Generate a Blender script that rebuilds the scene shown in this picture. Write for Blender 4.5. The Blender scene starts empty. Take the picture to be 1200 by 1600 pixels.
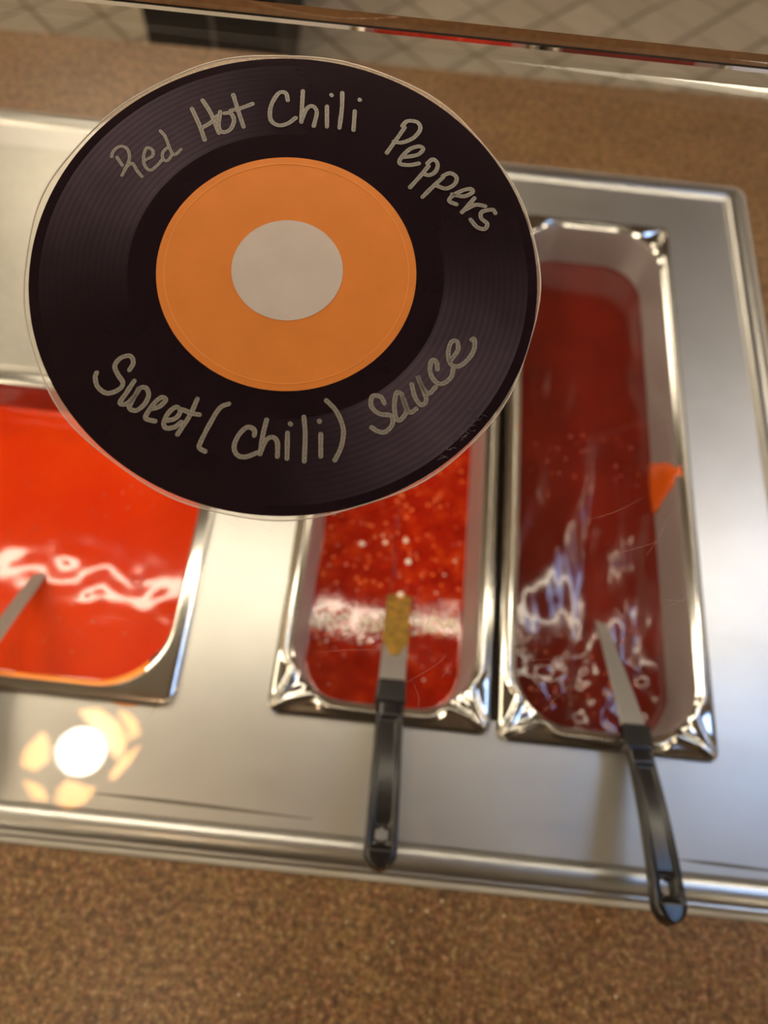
import bpy, bmesh, math, random
from mathutils import Vector, Matrix, Euler
random.seed(7)
S = bpy.context.scene
COL = S.collection

# ------------------------------------------------------------------ camera, world, exposure
F_PX = 1149.55                                   # focal length in pixels of the 1200x1600 frame
CAM_E = Euler((4.40851746e-01, -4.69875562e-02, 9.49213194e-02))
CAM_P = Vector((-0.1000835, -0.0901335, 0.5533852))
cd = bpy.data.cameras.new('camera')
cam = bpy.data.objects.new('camera', cd); COL.objects.link(cam)
cam.location = CAM_P; cam.rotation_euler = CAM_E
cd.sensor_fit = 'VERTICAL'; cd.sensor_height = 36.0; cd.sensor_width = 27.0
cd.lens = F_PX / 1600 * 36.0
cd.clip_start = 0.01; cd.clip_end = 50
cd.dof.use_dof = True; cd.dof.focus_distance = 0.272; cd.dof.aperture_fstop = 6.6
S.camera = cam
S.view_settings.view_transform = 'Standard'; S.view_settings.look = 'None'
S.view_settings.exposure = 0.08; S.view_settings.gamma = 1.0
S.view_settings.use_curve_mapping = False
w = bpy.data.worlds.new('room_air'); S.world = w; w.use_nodes = True
w.node_tree.nodes['Background'].inputs[0].default_value = (1.0, 0.93, 0.84, 1)
w.node_tree.nodes['Background'].inputs[1].default_value = 0.30
TUBE_POWER = 26.0      # emission of the strip light over the counter
PANEL_POWER = 15.0
FAR_FILL_POWER = 10.0      # added ceiling fill panels over the floor
COOL_POWER = 9.0      # cool panel to the right

CR = CAM_E.to_matrix()
def ray(u, v):
    return (CR @ Vector(((u - 600) / F_PX, -(v - 800) / F_PX, -1))).normalized()
def at(u, v, z=0.0):
    """the point of the photograph's pixel (u, v) on the level z"""
    d = ray(u, v); return CAM_P + d * ((z - CAM_P.z) / d.z)

# glass panel: a plane tilted about the x axis
GC = Vector((-0.14250941, 0.09463443, 0.35357804))
GN = Vector((0.0208064, -0.21285089, 0.97686314)).normalized()
GX = Vector((0, 1, 0)).cross(GN).normalized(); GY = GN.cross(GX)
def on_glass(u, v, lift=0.0):
    d = ray(u, v); c = GC + GN * lift
    P = CAM_P + d * ((c - CAM_P).dot(GN) / d.dot(GN)) - GC
    return P.dot(GX), P.dot(GY)
GM = Matrix((GX, GY, GN)).transposed().to_4x4(); GM.translation = GC

# ------------------------------------------------------------------ materials
def L(c):                                        # sRGB 0-255 -> linear
    return tuple(((x / 255) / 12.92 if x / 255 <= .04045 else ((x / 255 + .055) / 1.055) ** 2.4) for x in c) + (1,)
def mat(name, col=(128, 128, 128), rough=.5, metal=0., **k):
    m = bpy.data.materials.new(name); m.use_nodes = True
    b = m.node_tree.nodes['Principled BSDF']
    b.inputs['Base Color'].default_value = L(col)
    b.inputs['Roughness'].default_value = rough; b.inputs['Metallic'].default_value = metal
    for kk, v in k.items():
        b.inputs[kk.replace('_', ' ')].default_value = v
    return m
def N(m, t, **k):
    n = m.node_tree.nodes.new(t)
    for a, v in k.items():
        if a.startswith('i_'):
            a = a[2:]; n.inputs[int(a) if a.isdigit() else a.replace('_', ' ')].default_value = v
        else: setattr(n, a, v)
    return n
def LK(m, a, b): m.node_tree.links.new(a, b)
def B(m): return m.node_tree.nodes['Principled BSDF']
def ramp(m, fac, stops):
    r = N(m, 'ShaderNodeValToRGB'); e = r.color_ramp.elements
    while len(e) < len(stops): e.new(.5)
    for el, (p, c) in zip(e, stops): el.position = p; el.color = c
    LK(m, fac, r.inputs[0]); return r.outputs[0]
def tc(m, scale=(1, 1, 1), out='Object'):
    t = N(m, 'ShaderNodeTexCoord'); mp = N(m, 'ShaderNodeMapping'); mp.inputs['Scale'].default_value = scale
    LK(m, t.outputs[out], mp.inputs[0]); return mp.outputs[0]
def noise(m, vec, scale, detail=3, rough=.5, dist=0.):
    n = N(m, 'ShaderNodeTexNoise'); n.inputs['Scale'].default_value = scale
    n.inputs['Detail'].default_value = detail; n.inputs['Roughness'].default_value = rough; n.inputs['Distortion'].default_value = dist
    LK(m, vec, n.inputs['Vector']); return n.outputs['Fac']
def bump(m, h, strength, dist):
    b = N(m, 'ShaderNodeBump'); b.inputs['Strength'].default_value = strength; b.inputs['Distance'].default_value = dist
    LK(m, h, b.inputs['Height']); LK(m, b.outputs[0], B(m).inputs['Normal']); return b
def mixc(m, fac, a, b, mode='MIX'):
    n = N(m, 'ShaderNodeMix', data_type='RGBA', blend_type=mode)
    for s, i in ((fac, 0), (a, 6), (b, 7)):
        if isinstance(s, (float, int, tuple)): n.inputs[i].default_value = s
        else: LK(m, s, n.inputs[i])
    return n.outputs[2]
G = lambda v: (v, v, v, 1)

def steel(name, col, rough, brush=(4, 260, 4), var=.08, blot=.0, grain=0.):
    m = mat(name, col, rough, 1.0)
    n1 = noise(m, tc(m, brush), 1.0, 4, .6)
    n2 = noise(m, tc(m), 9, 3, .55)
    mr = N(m, 'ShaderNodeMapRange', i_3=max(.03, rough - var), i_4=rough + var); LK(m, n1, mr.inputs[0])
    LK(m, mr.outputs[0], B(m).inputs['Roughness'])
    c = ramp(m, n2, [(.3, tuple(x * (1 - blot) for x in L(col)[:3]) + (1,)), (.7, L(col))])
    if grain:
        g = noise(m, tc(m), 420, 2, .6)
        c = mixc(m, 1., c, ramp(m, g, [(.3, G(1 - grain)), (.7, G(1))]), 'MULTIPLY')
    LK(m, c, B(m).inputs['Base Color'])
    return m
M = {}
M['plate'] = steel('brushed_steel', (214, 211, 206), .43, (9, 300, 4), blot=.13)
M['frame'] = steel('frame_steel', (206, 204, 200), .33, (6, 300, 300), blot=.1)
M['cover'] = steel('grained_steel', (212, 209, 200), .42, (40, 60, 4), blot=.12, grain=.18)
M['pan'] = steel('pan_steel', (214, 211, 206), .15, (30, 30, 30), .04, .05)
M['panin'] = steel('pan_inside_steel', (186, 178, 177), .46, (20, 20, 90), .06, .12); B(M['panin']).inputs['Metallic'].default_value = .7
M['blade'] = steel('blade_steel', (192, 188, 182), .42, (200, 12, 30), .08, .2); B(M['blade']).inputs['Metallic'].default_value = .75

m = M['counter'] = mat('speckled_counter', (140, 105, 70), .33)
v = tc(m)
a = noise(m, v, 230, 3, .7); b_ = noise(m, v, 110, 3, .6); c_ = noise(m, v, 14, 2, .5)
base = ramp(m, a, [(.30, L((60, 42, 38))), (.44, L((116, 84, 52))), (.58, L((142, 108, 72))), (.72, L((190, 158, 124)))])
base = mixc(m, 1., base, ramp(m, b_, [(.34, G(.62)), (.5, G(.95)), (.64, (1.0, .98, .95, 1))]), 'MULTIPLY')
base = mixc(m, 1., base, ramp(m, c_, [(.35, (.86, .84, .86, 1)), (.6, (1, 1, 1, 1))]), 'MULTIPLY')
vo = N(m, 'ShaderNodeTexVoronoi'); vo.inputs['Scale'].default_value = 95; LK(m, v, vo.inputs['Vector'])
fl = ramp(m, vo.outputs['Distance'], [(.06, G(1)), (.12, G(0))])
ga = N(m, 'ShaderNodeSeparateColor'); LK(m, vo.outputs['Color'], ga.inputs[0])
gt = N(m, 'ShaderNodeMath', operation='GREATER_THAN', i_1=.86); LK(m, ga.outputs[0], gt.inputs[0])
mu = N(m, 'ShaderNodeMath', operation='MULTIPLY'); LK(m, fl, mu.inputs[0]); LK(m, gt.outputs[0], mu.inputs[1])
nc_ = N(m, 'ShaderNodeTexNoise'); nc_.inputs['Scale'].default_value = 160; LK(m, v, nc_.inputs['Vector'])
base = mixc(m, .22, base, nc_.outputs['Color'], 'OVERLAY')
LK(m, mixc(m, mu.outputs[0], base, L((214, 196, 168))), B(m).inputs['Base Color'])
M['seam_shade'] = mat('painted_seam_shade', (112, 104, 94), .5, .6)  # dark tone stands in for shade along the deck seam
M['silicone'] = mat('silicone_bead', (176, 170, 158), .4)

def sauce(name, stops, scale, fine, rough=.09, dist=.0016, tint=None):
    m = mat(name, (180, 30, 5), rough, IOR=1.42, Coat_Weight=.35, Coat_Roughness=.05)
    v = tc(m); LK(m, ramp(m, noise(m, v, scale, 3, .55, .4), stops), B(m).inputs['Base Color'])
    bump(m, noise(m, v, fine, 2, .5), .35, dist)
    return m
M['sauce1'] = sauce('orange_red_sauce', [(.3, L((196, 38, 2))), (.7, L((216, 62, 4)))], 7, 22, .10, .0009)
M['sauce2'] = sauce('seeded_red_sauce', [(.32, L((140, 12, 1))), (.55, L((164, 26, 3))), (.72, L((192, 60, 10)))], 60, 330, .06, .00025)
M['sauce3'] = sauce('dark_red_sauce', [(.3, L((84, 12, 7))), (.7, L((106, 22, 10)))], 16, 60, .17, .0005)
M['film'] = sauce('sauce_film', [(.3, L((126, 20, 3))), (.7, L((156, 30, 5)))], 40, 90, .25, .001)
M['film_or'] = sauce('orange_film', [(.3, L((240, 128, 30))), (.7, L((252, 160, 60)))], 30, 90, .3, .001)
M['seed'] = mat('chili_seed', (238, 110, 26), .3)
M['bubble'] = mat('foam_bubble', (206, 104, 78), .06, IOR=1.45, Coat_Weight=1.0, Coat_Roughness=.03)
M['glint_foam'] = mat('pale_glint_foam', (252, 236, 216), .12, Coat_Weight=1.0, Coat_Roughness=.03)  # pale froth colour doubles as painted lamp highlights on the bubbles
M['smear'] = mat('sauce_smear', (200, 82, 14), .25)
m = M['plastic'] = mat('black_plastic', (15, 15, 19), .24, IOR=1.5)
bump(m, noise(m, tc(m), 500, 2), .08, .0004)
M['black'] = mat('black_laminate', (10, 9, 13), .55)
M['gray'] = mat('gray_trim', (92, 86, 84), .4)
m = M['tile'] = mat('floor_tile', (150, 136, 116), .45)
oi = N(m, 'ShaderNodeObjectInfo')
LK(m, mixc(m, 1., ramp(m, oi.outputs['Random'], [(0, L((158, 146, 128))), (1, L((168, 156, 138)))]),
           ramp(m, noise(m, tc(m), 14, 4), [(.3, G(.9)), (.7, G(1))]), 'MULTIPLY'), B(m).inputs['Base Color'])
M['grout'] = mat('grout', (110, 93, 72), .85)
M['wall'] = mat('painted_wall', (176, 160, 138), .8)
M['wall_dark'] = mat('darkened_wall', (62, 50, 42), .6)  # unseen front wall, darkened so the pan rims reflect dark
M['ceil'] = mat('ceiling_board', (150, 140, 126), .85)
M['white'] = mat('white_metal', (225, 225, 222), .4)
def emit(name, col, s):
    m = mat(name, (200, 200, 200), .5); B(m).inputs['Emission Color'].default_value = L(col); B(m).inputs['Emission Strength'].default_value = s; return m
M['tube'] = emit('lit_diffuser', (255, 240, 214), TUBE_POWER)
M['panel'] = emit('lit_panel', (255, 232, 200), PANEL_POWER)
M['far'] = emit('far_fill_panel', (255, 236, 208), FAR_FILL_POWER)
M['cool'] = emit('cool_lit_panel', (160, 196, 255), COOL_POWER)
M['bulb'] = emit('opal_bulb', (255, 246, 226), 40.)
M['amber'] = emit('amber_glass', (255, 176, 88), 16.)

m = M['glass'] = bpy.data.materials.new('clear_glass'); m.use_nodes = True; nt = m.node_tree; nt.nodes.clear()
o = N(m, 'ShaderNodeOutputMaterial'); mx = N(m, 'ShaderNodeMixShader'); fr = N(m, 'ShaderNodeFresnel', i_IOR=1.5)
tr = N(m, 'ShaderNodeBsdfTransparent'); tr.inputs[0].default_value = (.975, .985, .975, 1)
gl = N(m, 'ShaderNodeBsdfGlossy'); gl.inputs['Roughness'].default_value = 0.015
gm = N(m, 'ShaderNodeNewGeometry'); im = N(m, 'ShaderNodeMapRange', i_3=1.5, i_4=1 / 1.5)
LK(m, gm.outputs['Backfacing'], im.inputs[0]); LK(m, im.outputs[0], fr.inputs['IOR'])      # a thin pane: no total reflection inside
LK(m, fr.outputs[0], mx.inputs[0]); LK(m, tr.outputs[0], mx.inputs[1]); LK(m, gl.outputs[0], mx.inputs[2]); LK(m, mx.outputs[0], o.inputs[0])
M['edge'] = mat('polished_glass_edge', (226, 214, 204), .02, 1.0)
M['edge_dark'] = mat('dark_arris', (24, 22, 22), .3)
M['scratch'] = mat('scratch', (236, 226, 208), .4, Alpha=.3)

# sticker print: a record with grooves and two printed sheen wedges
m = M['record'] = mat('printed_record', (30, 22, 28), .2, Specular_IOR_Level=.25)
t = N(m, 'ShaderNodeTexCoord'); sx = N(m, 'ShaderNodeSeparateXYZ'); LK(m, t.outputs['Object'], sx.inputs[0])
ln = N(m, 'ShaderNodeVectorMath', operation='LENGTH'); LK(m, t.outputs['Object'], ln.inputs[0])
an = N(m, 'ShaderNodeMath', operation='ARCTAN2'); LK(m, sx.outputs[1], an.inputs[0]); LK(m, sx.outputs[0], an.inputs[1])
def math_(op, a, b=None, c=None):
    n = N(m, 'ShaderNodeMath', operation=op)
    for i, s in enumerate((a, b, c)):
        if s is None: continue
        if isinstance(s, (int, float)): n.inputs[i].default_value = s
        else: LK(m, s, n.inputs[i])
    return n.outputs[0]
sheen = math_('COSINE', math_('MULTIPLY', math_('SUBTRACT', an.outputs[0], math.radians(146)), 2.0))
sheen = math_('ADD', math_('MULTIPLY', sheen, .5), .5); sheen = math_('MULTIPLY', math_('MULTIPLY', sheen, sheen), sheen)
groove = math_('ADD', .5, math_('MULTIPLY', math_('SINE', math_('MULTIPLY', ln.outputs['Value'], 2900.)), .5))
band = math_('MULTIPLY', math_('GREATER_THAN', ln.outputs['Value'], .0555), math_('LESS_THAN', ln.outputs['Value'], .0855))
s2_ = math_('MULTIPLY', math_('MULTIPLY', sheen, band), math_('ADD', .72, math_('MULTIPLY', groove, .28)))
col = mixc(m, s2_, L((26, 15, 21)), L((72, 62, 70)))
LK(m, mixc(m, 1., col, ramp(m, noise(m, t.outputs['Object'], 60, 4), [(.3, G(.8)), (.7, G(1.08))]), 'MULTIPLY'), B(m).inputs['Base Color'])
def print_mat(name, col, v=.1):
    m = mat(name, col, .36)
    LK(m, mixc(m, 1., L(col), ramp(m, noise(m, tc(m), 70, 4), [(.3, G(1 - v)), (.7, G(1))]), 'MULTIPLY'), B(m).inputs['Base Color']); return m
M['orange'] = print_mat('orange_print', (206, 122, 50))
M['orange_line'] = print_mat('pale_orange_print', (220, 142, 72))
M['hole'] = print_mat('grey_print', (188, 177, 165))
M['laminate'] = mat('clear_laminate', (214, 200, 178), .2, Alpha=.38)
M['lam_edge'] = mat('laminate_edge', (200, 192, 178), .25, Alpha=.8)
m = M['ink'] = mat('chalk_marker_ink', (168, 160, 140), .5)
uvn = N(m, 'ShaderNodeUVMap'); mp = N(m, 'ShaderNodeMapping'); mp.inputs['Scale'].default_value = (2.2, 5, 1); LK(m, uvn.outputs[0], mp.inputs[0])
sv = N(m, 'ShaderNodeSeparateXYZ'); LK(m, uvn.outputs[0], sv.inputs[0])
edge = math_('ABSOLUTE', math_('SUBTRACT', math_('MULTIPLY', sv.outputs[1], 2.), 1.))
al = math_('ADD', math_('MULTIPLY', edge, .16), math_('MULTIPLY', noise(m, mp.outputs[0], 1.3, 3, .6), .85))
LK(m, ramp(m, al, [(.30, L((66, 60, 58))), (.5, L((116, 110, 98))), (.78, L((166, 160, 142)))]), B(m).inputs['Base Color'])

# ------------------------------------------------------------------ mesh helpers
def tag(o, label=None, cat=None, group=None, kind=None):
    for k, v in (('label', label), ('category', cat), ('group', group), ('kind', kind)):
        if v: o[k] = v
    return o
def link(name, me, m=None, parent=None, smooth=False):
    o = bpy.data.objects.new(name, me); COL.objects.link(o)
    if m: me.materials.append(m)
    if parent: o.parent = parent
    if smooth: me.polygons.foreach_set('use_smooth', [True] * len(me.polygons))
    return o
def empty(name, loc=(0, 0, 0), label=None, cat=None, group=None):
    o = bpy.data.objects.new(name, None); COL.objects.link(o); o.location = loc; o.empty_display_size = .02
    return tag(o, label, cat, group)
def mesh(name, V, Fc, m=None, parent=None, smooth=False, fix=True):
    me = bpy.data.meshes.new(name); me.from_pydata([tuple(v) for v in V], [], Fc); me.update()
    if fix:
        bm = bmesh.new(); bm.from_mesh(me); bmesh.ops.remove_doubles(bm, verts=bm.verts, dist=1e-7)
        bmesh.ops.recalc_face_normals(bm, faces=bm.faces); bm.to_mesh(me); bm.free()
    return link(name, me, m, parent, smooth)
def box(name, x0, x1, y0, y1, z0, z1, m, parent=None, bev=0., org=None):
    c = Vector(org) if org else Vector((0, 0, 0))
    bm = bmesh.new(); bmesh.ops.create_cube(bm, size=1)
    for v in bm.verts: v.co = Vector(((x0 if v.co.x < 0 else x1), (y0 if v.co.y < 0 else y1), (z0 if v.co.z < 0 else z1))) - c
    if bev: bmesh.ops.bevel(bm, geom=bm.edges[:], offset=bev, segments=2, affect='EDGES', profile=.7)
    me = bpy.data.meshes.new(name); bm.to_mesh(me); bm.free()
    o = link(name, me, m, parent); o.location = c; return o
def slab_with_holes(name, xs, ys, hole, z0, z1, m, parent=None):
    """a flat slab on the grid xs * ys; hole(cx, cy) leaves a cell out"""
    nx, ny = len(xs), len(ys); V = [(x, y, z) for z in (z1, z0) for y in ys for x in xs]; Fc = []
    I = lambda i, j, k: k * nx * ny + j * nx + i
    on = lambda i, j: 0 <= i < nx - 1 and 0 <= j < ny - 1 and not hole((xs[i] + xs[i + 1]) / 2, (ys[j] + ys[j + 1]) / 2)
    for i in range(nx - 1):
        for j in range(ny - 1):
            if not on(i, j): continue
            Fc.append((I(i, j, 0), I(i + 1, j, 0), I(i + 1, j + 1, 0), I(i, j + 1, 0)))
            Fc.append((I(i, j, 1), I(i, j + 1, 1), I(i + 1, j + 1, 1), I(i + 1, j, 1)))
            for (di, dj, p, q) in ((-1, 0, (i, j), (i, j + 1)), (1, 0, (i + 1, j), (i + 1, j + 1)), (0, -1, (i, j), (i + 1, j)), (0, 1, (i, j + 1), (i + 1, j + 1))):
                if not on(i + di, j + dj): Fc.append((I(*p, 0), I(*q, 0), I(*q, 1), I(*p, 1)))
    return mesh(name, V, Fc, m, parent)
def rrect(x0, x1, y0, y1, r, ns=44, nc=26):
    """points of a rounded rectangle, counter-clockwise, side points crowded towards the corners"""
    P = []; r = max(r, 1e-4)
    cs = [(x1 - r, y0 + r, -90), (x1 - r, y1 - r, 0), (x0 + r, y1 - r, 90), (x0 + r, y0 + r, 180)]
    st = [(x0 + r, y0), (x1, y0 + r), (x1 - r, y1), (x0, y1 - r)]
    for k in range(4):
        cx, cy, a0 = cs[k]; ax, ay = st[k]
        bx, by = cx + r * math.cos(math.radians(a0)), cy + r * math.sin(math.radians(a0))
        for i in range(ns):
            t = i / ns; t = t - .13 * math.sin(2 * math.pi * t)
            P.append((ax + (bx - ax) * t, ay + (by - ay) * t))
        for i in range(nc):
            a = math.radians(a0 + 90 * i / nc); P.append((cx + r * math.cos(a), cy + r * math.sin(a)))
    return P
def loft(loops, closed=True, cap=False):
    n = len(loops[0]); V = [p for l in loops for p in l]; Fc = []
    for k in range(len(loops) - 1):
        for i in range(n if closed else n - 1):
            j = (i + 1) % n; Fc.append((k * n + i, k * n + j, (k + 1) * n + j, (k + 1) * n + i))
    if cap: Fc.append(tuple(range((len(loops) - 1) * n, len(loops) * n)))
    return V, Fc
def seg_d(px, py, a, b):
    ax, ay = a; bx, by = b; dx, dy = bx - ax, by - ay
    t = max(0, min(1, ((px - ax) * dx + (py - ay) * dy) / (dx * dx + dy * dy + 1e-12)))
    return math.hypot(px - ax - t * dx, py - ay - t * dy)
def spline(P, n=8):
    P = [Vector(p) for p in P]; Q = [P[0] * 2 - P[1]] + P + [P[-1] * 2 - P[-2]]; out = []
    for i in range(1, len(Q) - 2):
        a, b, c, d = Q[i - 1:i + 3]
        for k in range(n):
            t = k / n; out.append(.5 * ((2 * b) + (c - a) * t + (2 * a - 5 * b + 4 * c - d) * t * t + (3 * b - a - 3 * c + d) * t ** 3))
    return out + [P[-1]]

# ------------------------------------------------------------------ room shell
RX0, RX1, RY0, RY1, FZ, CZ = -3.2, 3.2, -2.4, 4.6, -.90, 1.75
def struct(o): o['kind'] = 'structure'; return o
floor = struct(box('floor', RX0, RX1, RY0, RY1, FZ - .05, FZ - .004, M['grout']))
struct(box('ceiling', RX0, RX1, RY0, RY1, CZ, CZ + .05, M['ceil']))
struct(box('wall_left', RX0 - .05, RX0, RY0, RY1, FZ, CZ, M['wall']))
struct(box('wall_right', RX1, RX1 + .05, RY0, RY1, FZ, CZ, M['wall']))
struct(box('wall_back', RX0, RX1, RY1, RY1 + .05, FZ, CZ, M['wall']))
struct(box('wall_front', RX0, RX1, RY0 - .05, RY0, FZ, CZ, M['wall_dark']))
# floor tiles laid diagonally
pitch = .1655; ga_ = math.radians(-44.9); e1 = Vector((math.cos(ga_), math.sin(ga_), 0)); e2 = Vector((-e1.y, e1.x, 0))
org = Vector((.510, 2.435, 0)); ts = (pitch - .011) / 2
bm = bmesh.new(); bmesh.ops.create_cube(bm, size=1)
for v in bm.verts: v.co = Vector((v.co.x * 2 * ts, v.co.y * 2 * ts, v.co.z * .008))
bmesh.ops.bevel(bm, geom=[e for e in bm.edges if e.verts[0].co.z > 0 and e.verts[1].co.z > 0], offset=.0018, segments=1, affect='EDGES')
tme = bpy.data.meshes.new('tile'); bm.to_mesh(tme); bm.free(); tme.materials.append(M['tile'])
restV, restF = [], []
for i in range(-40, 41):
    for j in range(-40, 41):
        c = org + e1 * ((i + .5) * pitch) + e2 * ((j + .5) * pitch)
        if not (RX0 + .12 < c.x < RX1 - .12 and RY0 + .12 < c.y < RY1 - .12): continue
        if -1.75 < c.x < 1.25 and 1.95 < c.y < 2.95:
            o = bpy.data.objects.new('tile', tme); COL.objects.link(o); o.parent = floor
            o.location = (c.x, c.y, FZ); o.rotation_euler = (0, 0, ga_)
        else:
            b0 = len(restV)
            for z in (-.004, .004):
                for sx_, sy_ in ((-1, -1), (1, -1), (1, 1), (-1, 1)):
                    p = c + e1 * sx_ * ts + e2 * sy_ * ts; restV.append((p.x, p.y, FZ + z))
            restF += [tuple(b0 + k for k in q) for q in ((4, 5, 6, 7), (0, 1, 5, 4), (1, 2, 6, 5), (2, 3, 7, 6), (3, 0, 4, 7))]
tag(mesh('distant_tiles', restV, restF, M['tile'], floor, fix=False), kind='stuff')

# ------------------------------------------------------------------ lamps (all above; some seen in reflections, others added as unseen fill)
def ceiling_panel(x0, x1, y0, y1, m, label, name='ceiling_light', z=CZ, group=None):
    r = empty(name, ((x0 + x1) / 2, (y0 + y1) / 2, z), label, 'ceiling light', group)
    hx, hy = (x1 - x0) / 2, (y1 - y0) / 2
    f = slab_with_holes('frame', [-hx - .02, -hx, hx, hx + .02], [-hy - .02, -hy, hy, hy + .02], lambda a, b: abs(a) < hx and abs(b) < hy, -.03, -.001, M['white'], r)
    box('diffuser', -hx, hx, -hy, hy, -.022, -.006, m, r)
ceiling_panel(.95, 1.75, .30, .80, M['cool'], 'cool bluish square ceiling light right of the counter')
ceiling_panel(.95, 1.75, 1.02, 1.08, M['panel'], 'short warm ceiling light beyond the bluish one')
ceiling_panel(-2.6, -1.7, -1.9, -1.1, M['panel'], 'added warm fill light on the ceiling behind the photographer at left')  # this and the four below are added fill lights, kept out of view
ceiling_panel(1.7, 2.6, -1.9, -1.1, M['panel'], 'added warm fill light on the ceiling behind the photographer at right')
ceiling_panel(-2.7, -1.9, -.6, .9, M['panel'], 'added warm fill light on the ceiling left of the counter')
ceiling_panel(-1.6, -.4, 1.9, 2.5, M['far'], 'added warm fill light on the ceiling over the floor at left')
ceiling_panel(2.0, 2.9, 1.6, 2.4, M['far'], 'added warm fill light on the ceiling over the floor at right')
# strip lamp hung just beyond the upper edge of the glass
sl = empty('strip_lamp', (-.08, .240, .400), 'slim horizontal strip lamp hung just beyond the upper edge of the glass', 'lamp')
box('housing', -.60, .56, -.012, .012, .004, .020, M['white'], sl, .003)
box('diffuser', -.59, .55, -.0095, .0095, -.004, .0038, M['tube'], sl, .002)
for x_ in (-.5, .46): box('hanger', x_ - .002, x_ + .002, -.002, .002, .020, CZ - .400, M['white'], sl)

# pendant whose reflection shows in the glass
pp, pd = GC + GX * 0, None
u0, v0 = 124, 1175
d0 = ray(u0, v0); P0 = CAM_P + d0 * ((GC - CAM_P).dot(GN) / d0.dot(GN)); rd = d0 - GN * (2 * d0.dot(GN))
def mirror_at(u, v, zz):
    d = ray(u, v); P = CAM_P + d * ((GC - CAM_P).dot(GN) / d.dot(GN)); r = d - GN * (2 * d.dot(GN)); return P + r * ((zz - P.z) / r.z)
LZ = 1.45
lc = mirror_at(124, 1175, LZ)
pend = empty('pendant_lamp', lc, 'pendant lamp with round opal bulb and four amber glass petals', 'lamp')
bm = bmesh.new(); bmesh.ops.create_uvsphere(bm, u_segments=24, v_segments=14, radius=.042)
for v in bm.verts: v.co.z *= .8
me = bpy.data.meshes.new('bulb'); bm.to_mesh(me); bm.free(); link('bulb', me, M['bulb'], pend, True)
petals = [  # amber glass pieces around the bulb
    [(122,1110),(150,1108),(182,1130),(196,1158),(189,1180),(178,1188),(165,1165),(150,1145),(130,1125)],
    [(182,1112),(194,1114),(210,1128),(215,1148),(203,1158),(196,1136)],
    [(217,1165),(200,1194),(173,1222),(169,1212),(188,1184)],
    [(63,1144),(72,1165),(73,1190),(52,1206),(30,1197),(35,1172)],
    [(98,1221),(145,1235),(130,1256),(105,1265),(86,1256),(87,1235)],
    [(33,1221),(60,1232),(70,1253),(49,1250)]]
for pl in petals:
    q = [mirror_at(u, v, LZ + .02) - lc for u, v in pl]
    n = len(q); V = q + [p + Vector((0, 0, .006)) for p in q]
    mesh('petal', V, [tuple(range(n)), tuple(range(2 * n - 1, n - 1, -1))] + [(i, (i + 1) % n, n + (i + 1) % n, n + i) for i in range(n)], M['amber'], pend)
box('stem', -.006, .006, -.006, .006, .03, CZ - LZ, M['black'], pend)

# ------------------------------------------------------------------ counter
yl = lambda x: .7531 + (x + .2) * .0235          # the far edge runs a little askew
xs = [-1.3, -.74, .246, 1.3]; cz = -.004
def quadslab(name, pts, z0, z1, m, parent):
    n = len(pts); V = [(x, y, z1) for x, y in pts] + [(x, y, z0) for x, y in pts]
    return mesh(name, V, [tuple(range(n)), tuple(range(2 * n - 1, n - 1, -1))] + [(i, (i + 1) % n, n + (i + 1) % n, n + i) for i in range(n)], m, parent)
ctop = empty('counter', (0, 0, cz), 'long counter with a brown speckled top around the steel well', 'counter')
# one mesh: ring around the well opening
ox0, ox1, oy0, oy1 = -.738, .244, -.090, .598
o_ = [(-1.3, -.36), (1.3, -.36), (1.3, yl(1.3)), (-1.3, yl(-1.3))]; i_ = [(ox0, oy0), (ox1, oy0), (ox1, oy1), (ox0, oy1)]
lo = lambda P, z: [(x, y, z) for x, y in P]
V, Fc = loft([lo(i_, -.035), lo(i_, 0), lo(o_, 0), lo(o_, -.035), lo(i_, -.035)])
top = mesh('countertop', V, Fc, M['counter'], ctop)
bv = top.modifiers.new('b', 'BEVEL'); bv.width = .004; bv.segments = 2; bv.limit_method = 'ANGLE'
quadslab('cabinet_body', [(-1.28, -.34), (1.28, -.34), (1.28, yl(1.28) - .03), (-1.28, yl(-1.28) - .03)], FZ - cz + .004, -.20, M['black'], ctop)
# cabinet sides between the body and the slab
for (a, b, c, d) in ((-1.28, 1.28, -.34, -.32), (-1.28, 1.28, .66, .68), (-1.28, -1.26, -.32, .66), (1.26, 1.28, -.32, .66)):
    box('cabinet_side', a, b, c, d, -.20, -.035, M['black'], ctop)

# ------------------------------------------------------------------ steel well
well = empty('steam_table_well', (0, 0, 0), 'stainless steel drop-in well with brushed flat deck and raised lip', 'well')
FX0, FX1, FY0, FY1 = -.760, .2505, -.0985, .6045
def prof_loops(profile):
    Ls = []
    for (ins, z) in profile:
        r = max(.012 - ins * .5, .0015) if ins < .02 else .002
        Ls.append([(x, y, z) for x, y in rrect(FX0 + ins, FX1 - ins, FY0 + ins, FY1 - ins, r, 10, 10)])
    return Ls
V, Fc = loft(prof_loops([(.0075, -.03), (.0075, -.0034), (.0, -.0034), (.0004, -.0015), (.0016, .0), (.0036, .0012), (.0042, .0002), (.0048, .0012), (.007, .0030), (.010, .0040), (.014, .0042), (.018, .0032), (.0205, .0016), (.0212, -.001), (.0226, -.001), (.0226, -.004)]))
mesh('raised_lip', V, Fc, M['frame'], well, True)
V, Fc = loft([[(x, y, z) for x, y in rrect(FX0 + i, FX1 - i, FY0 + i, FY1 - i, .012, 10, 10)] for i, z in ((-.0035, -.0037), (-.003, -.0022), (-.001, -.0016), (.0015, -.0018))])
mesh('silicone_bead', V, Fc, M['silicone'], well, True)
P1 = (-.561, -.237, -.0035, .2695); P2 = (-.1690, -.0050, .0012, .5310); P3 = (.0005, .1632, -.0012, .5300)
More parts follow.
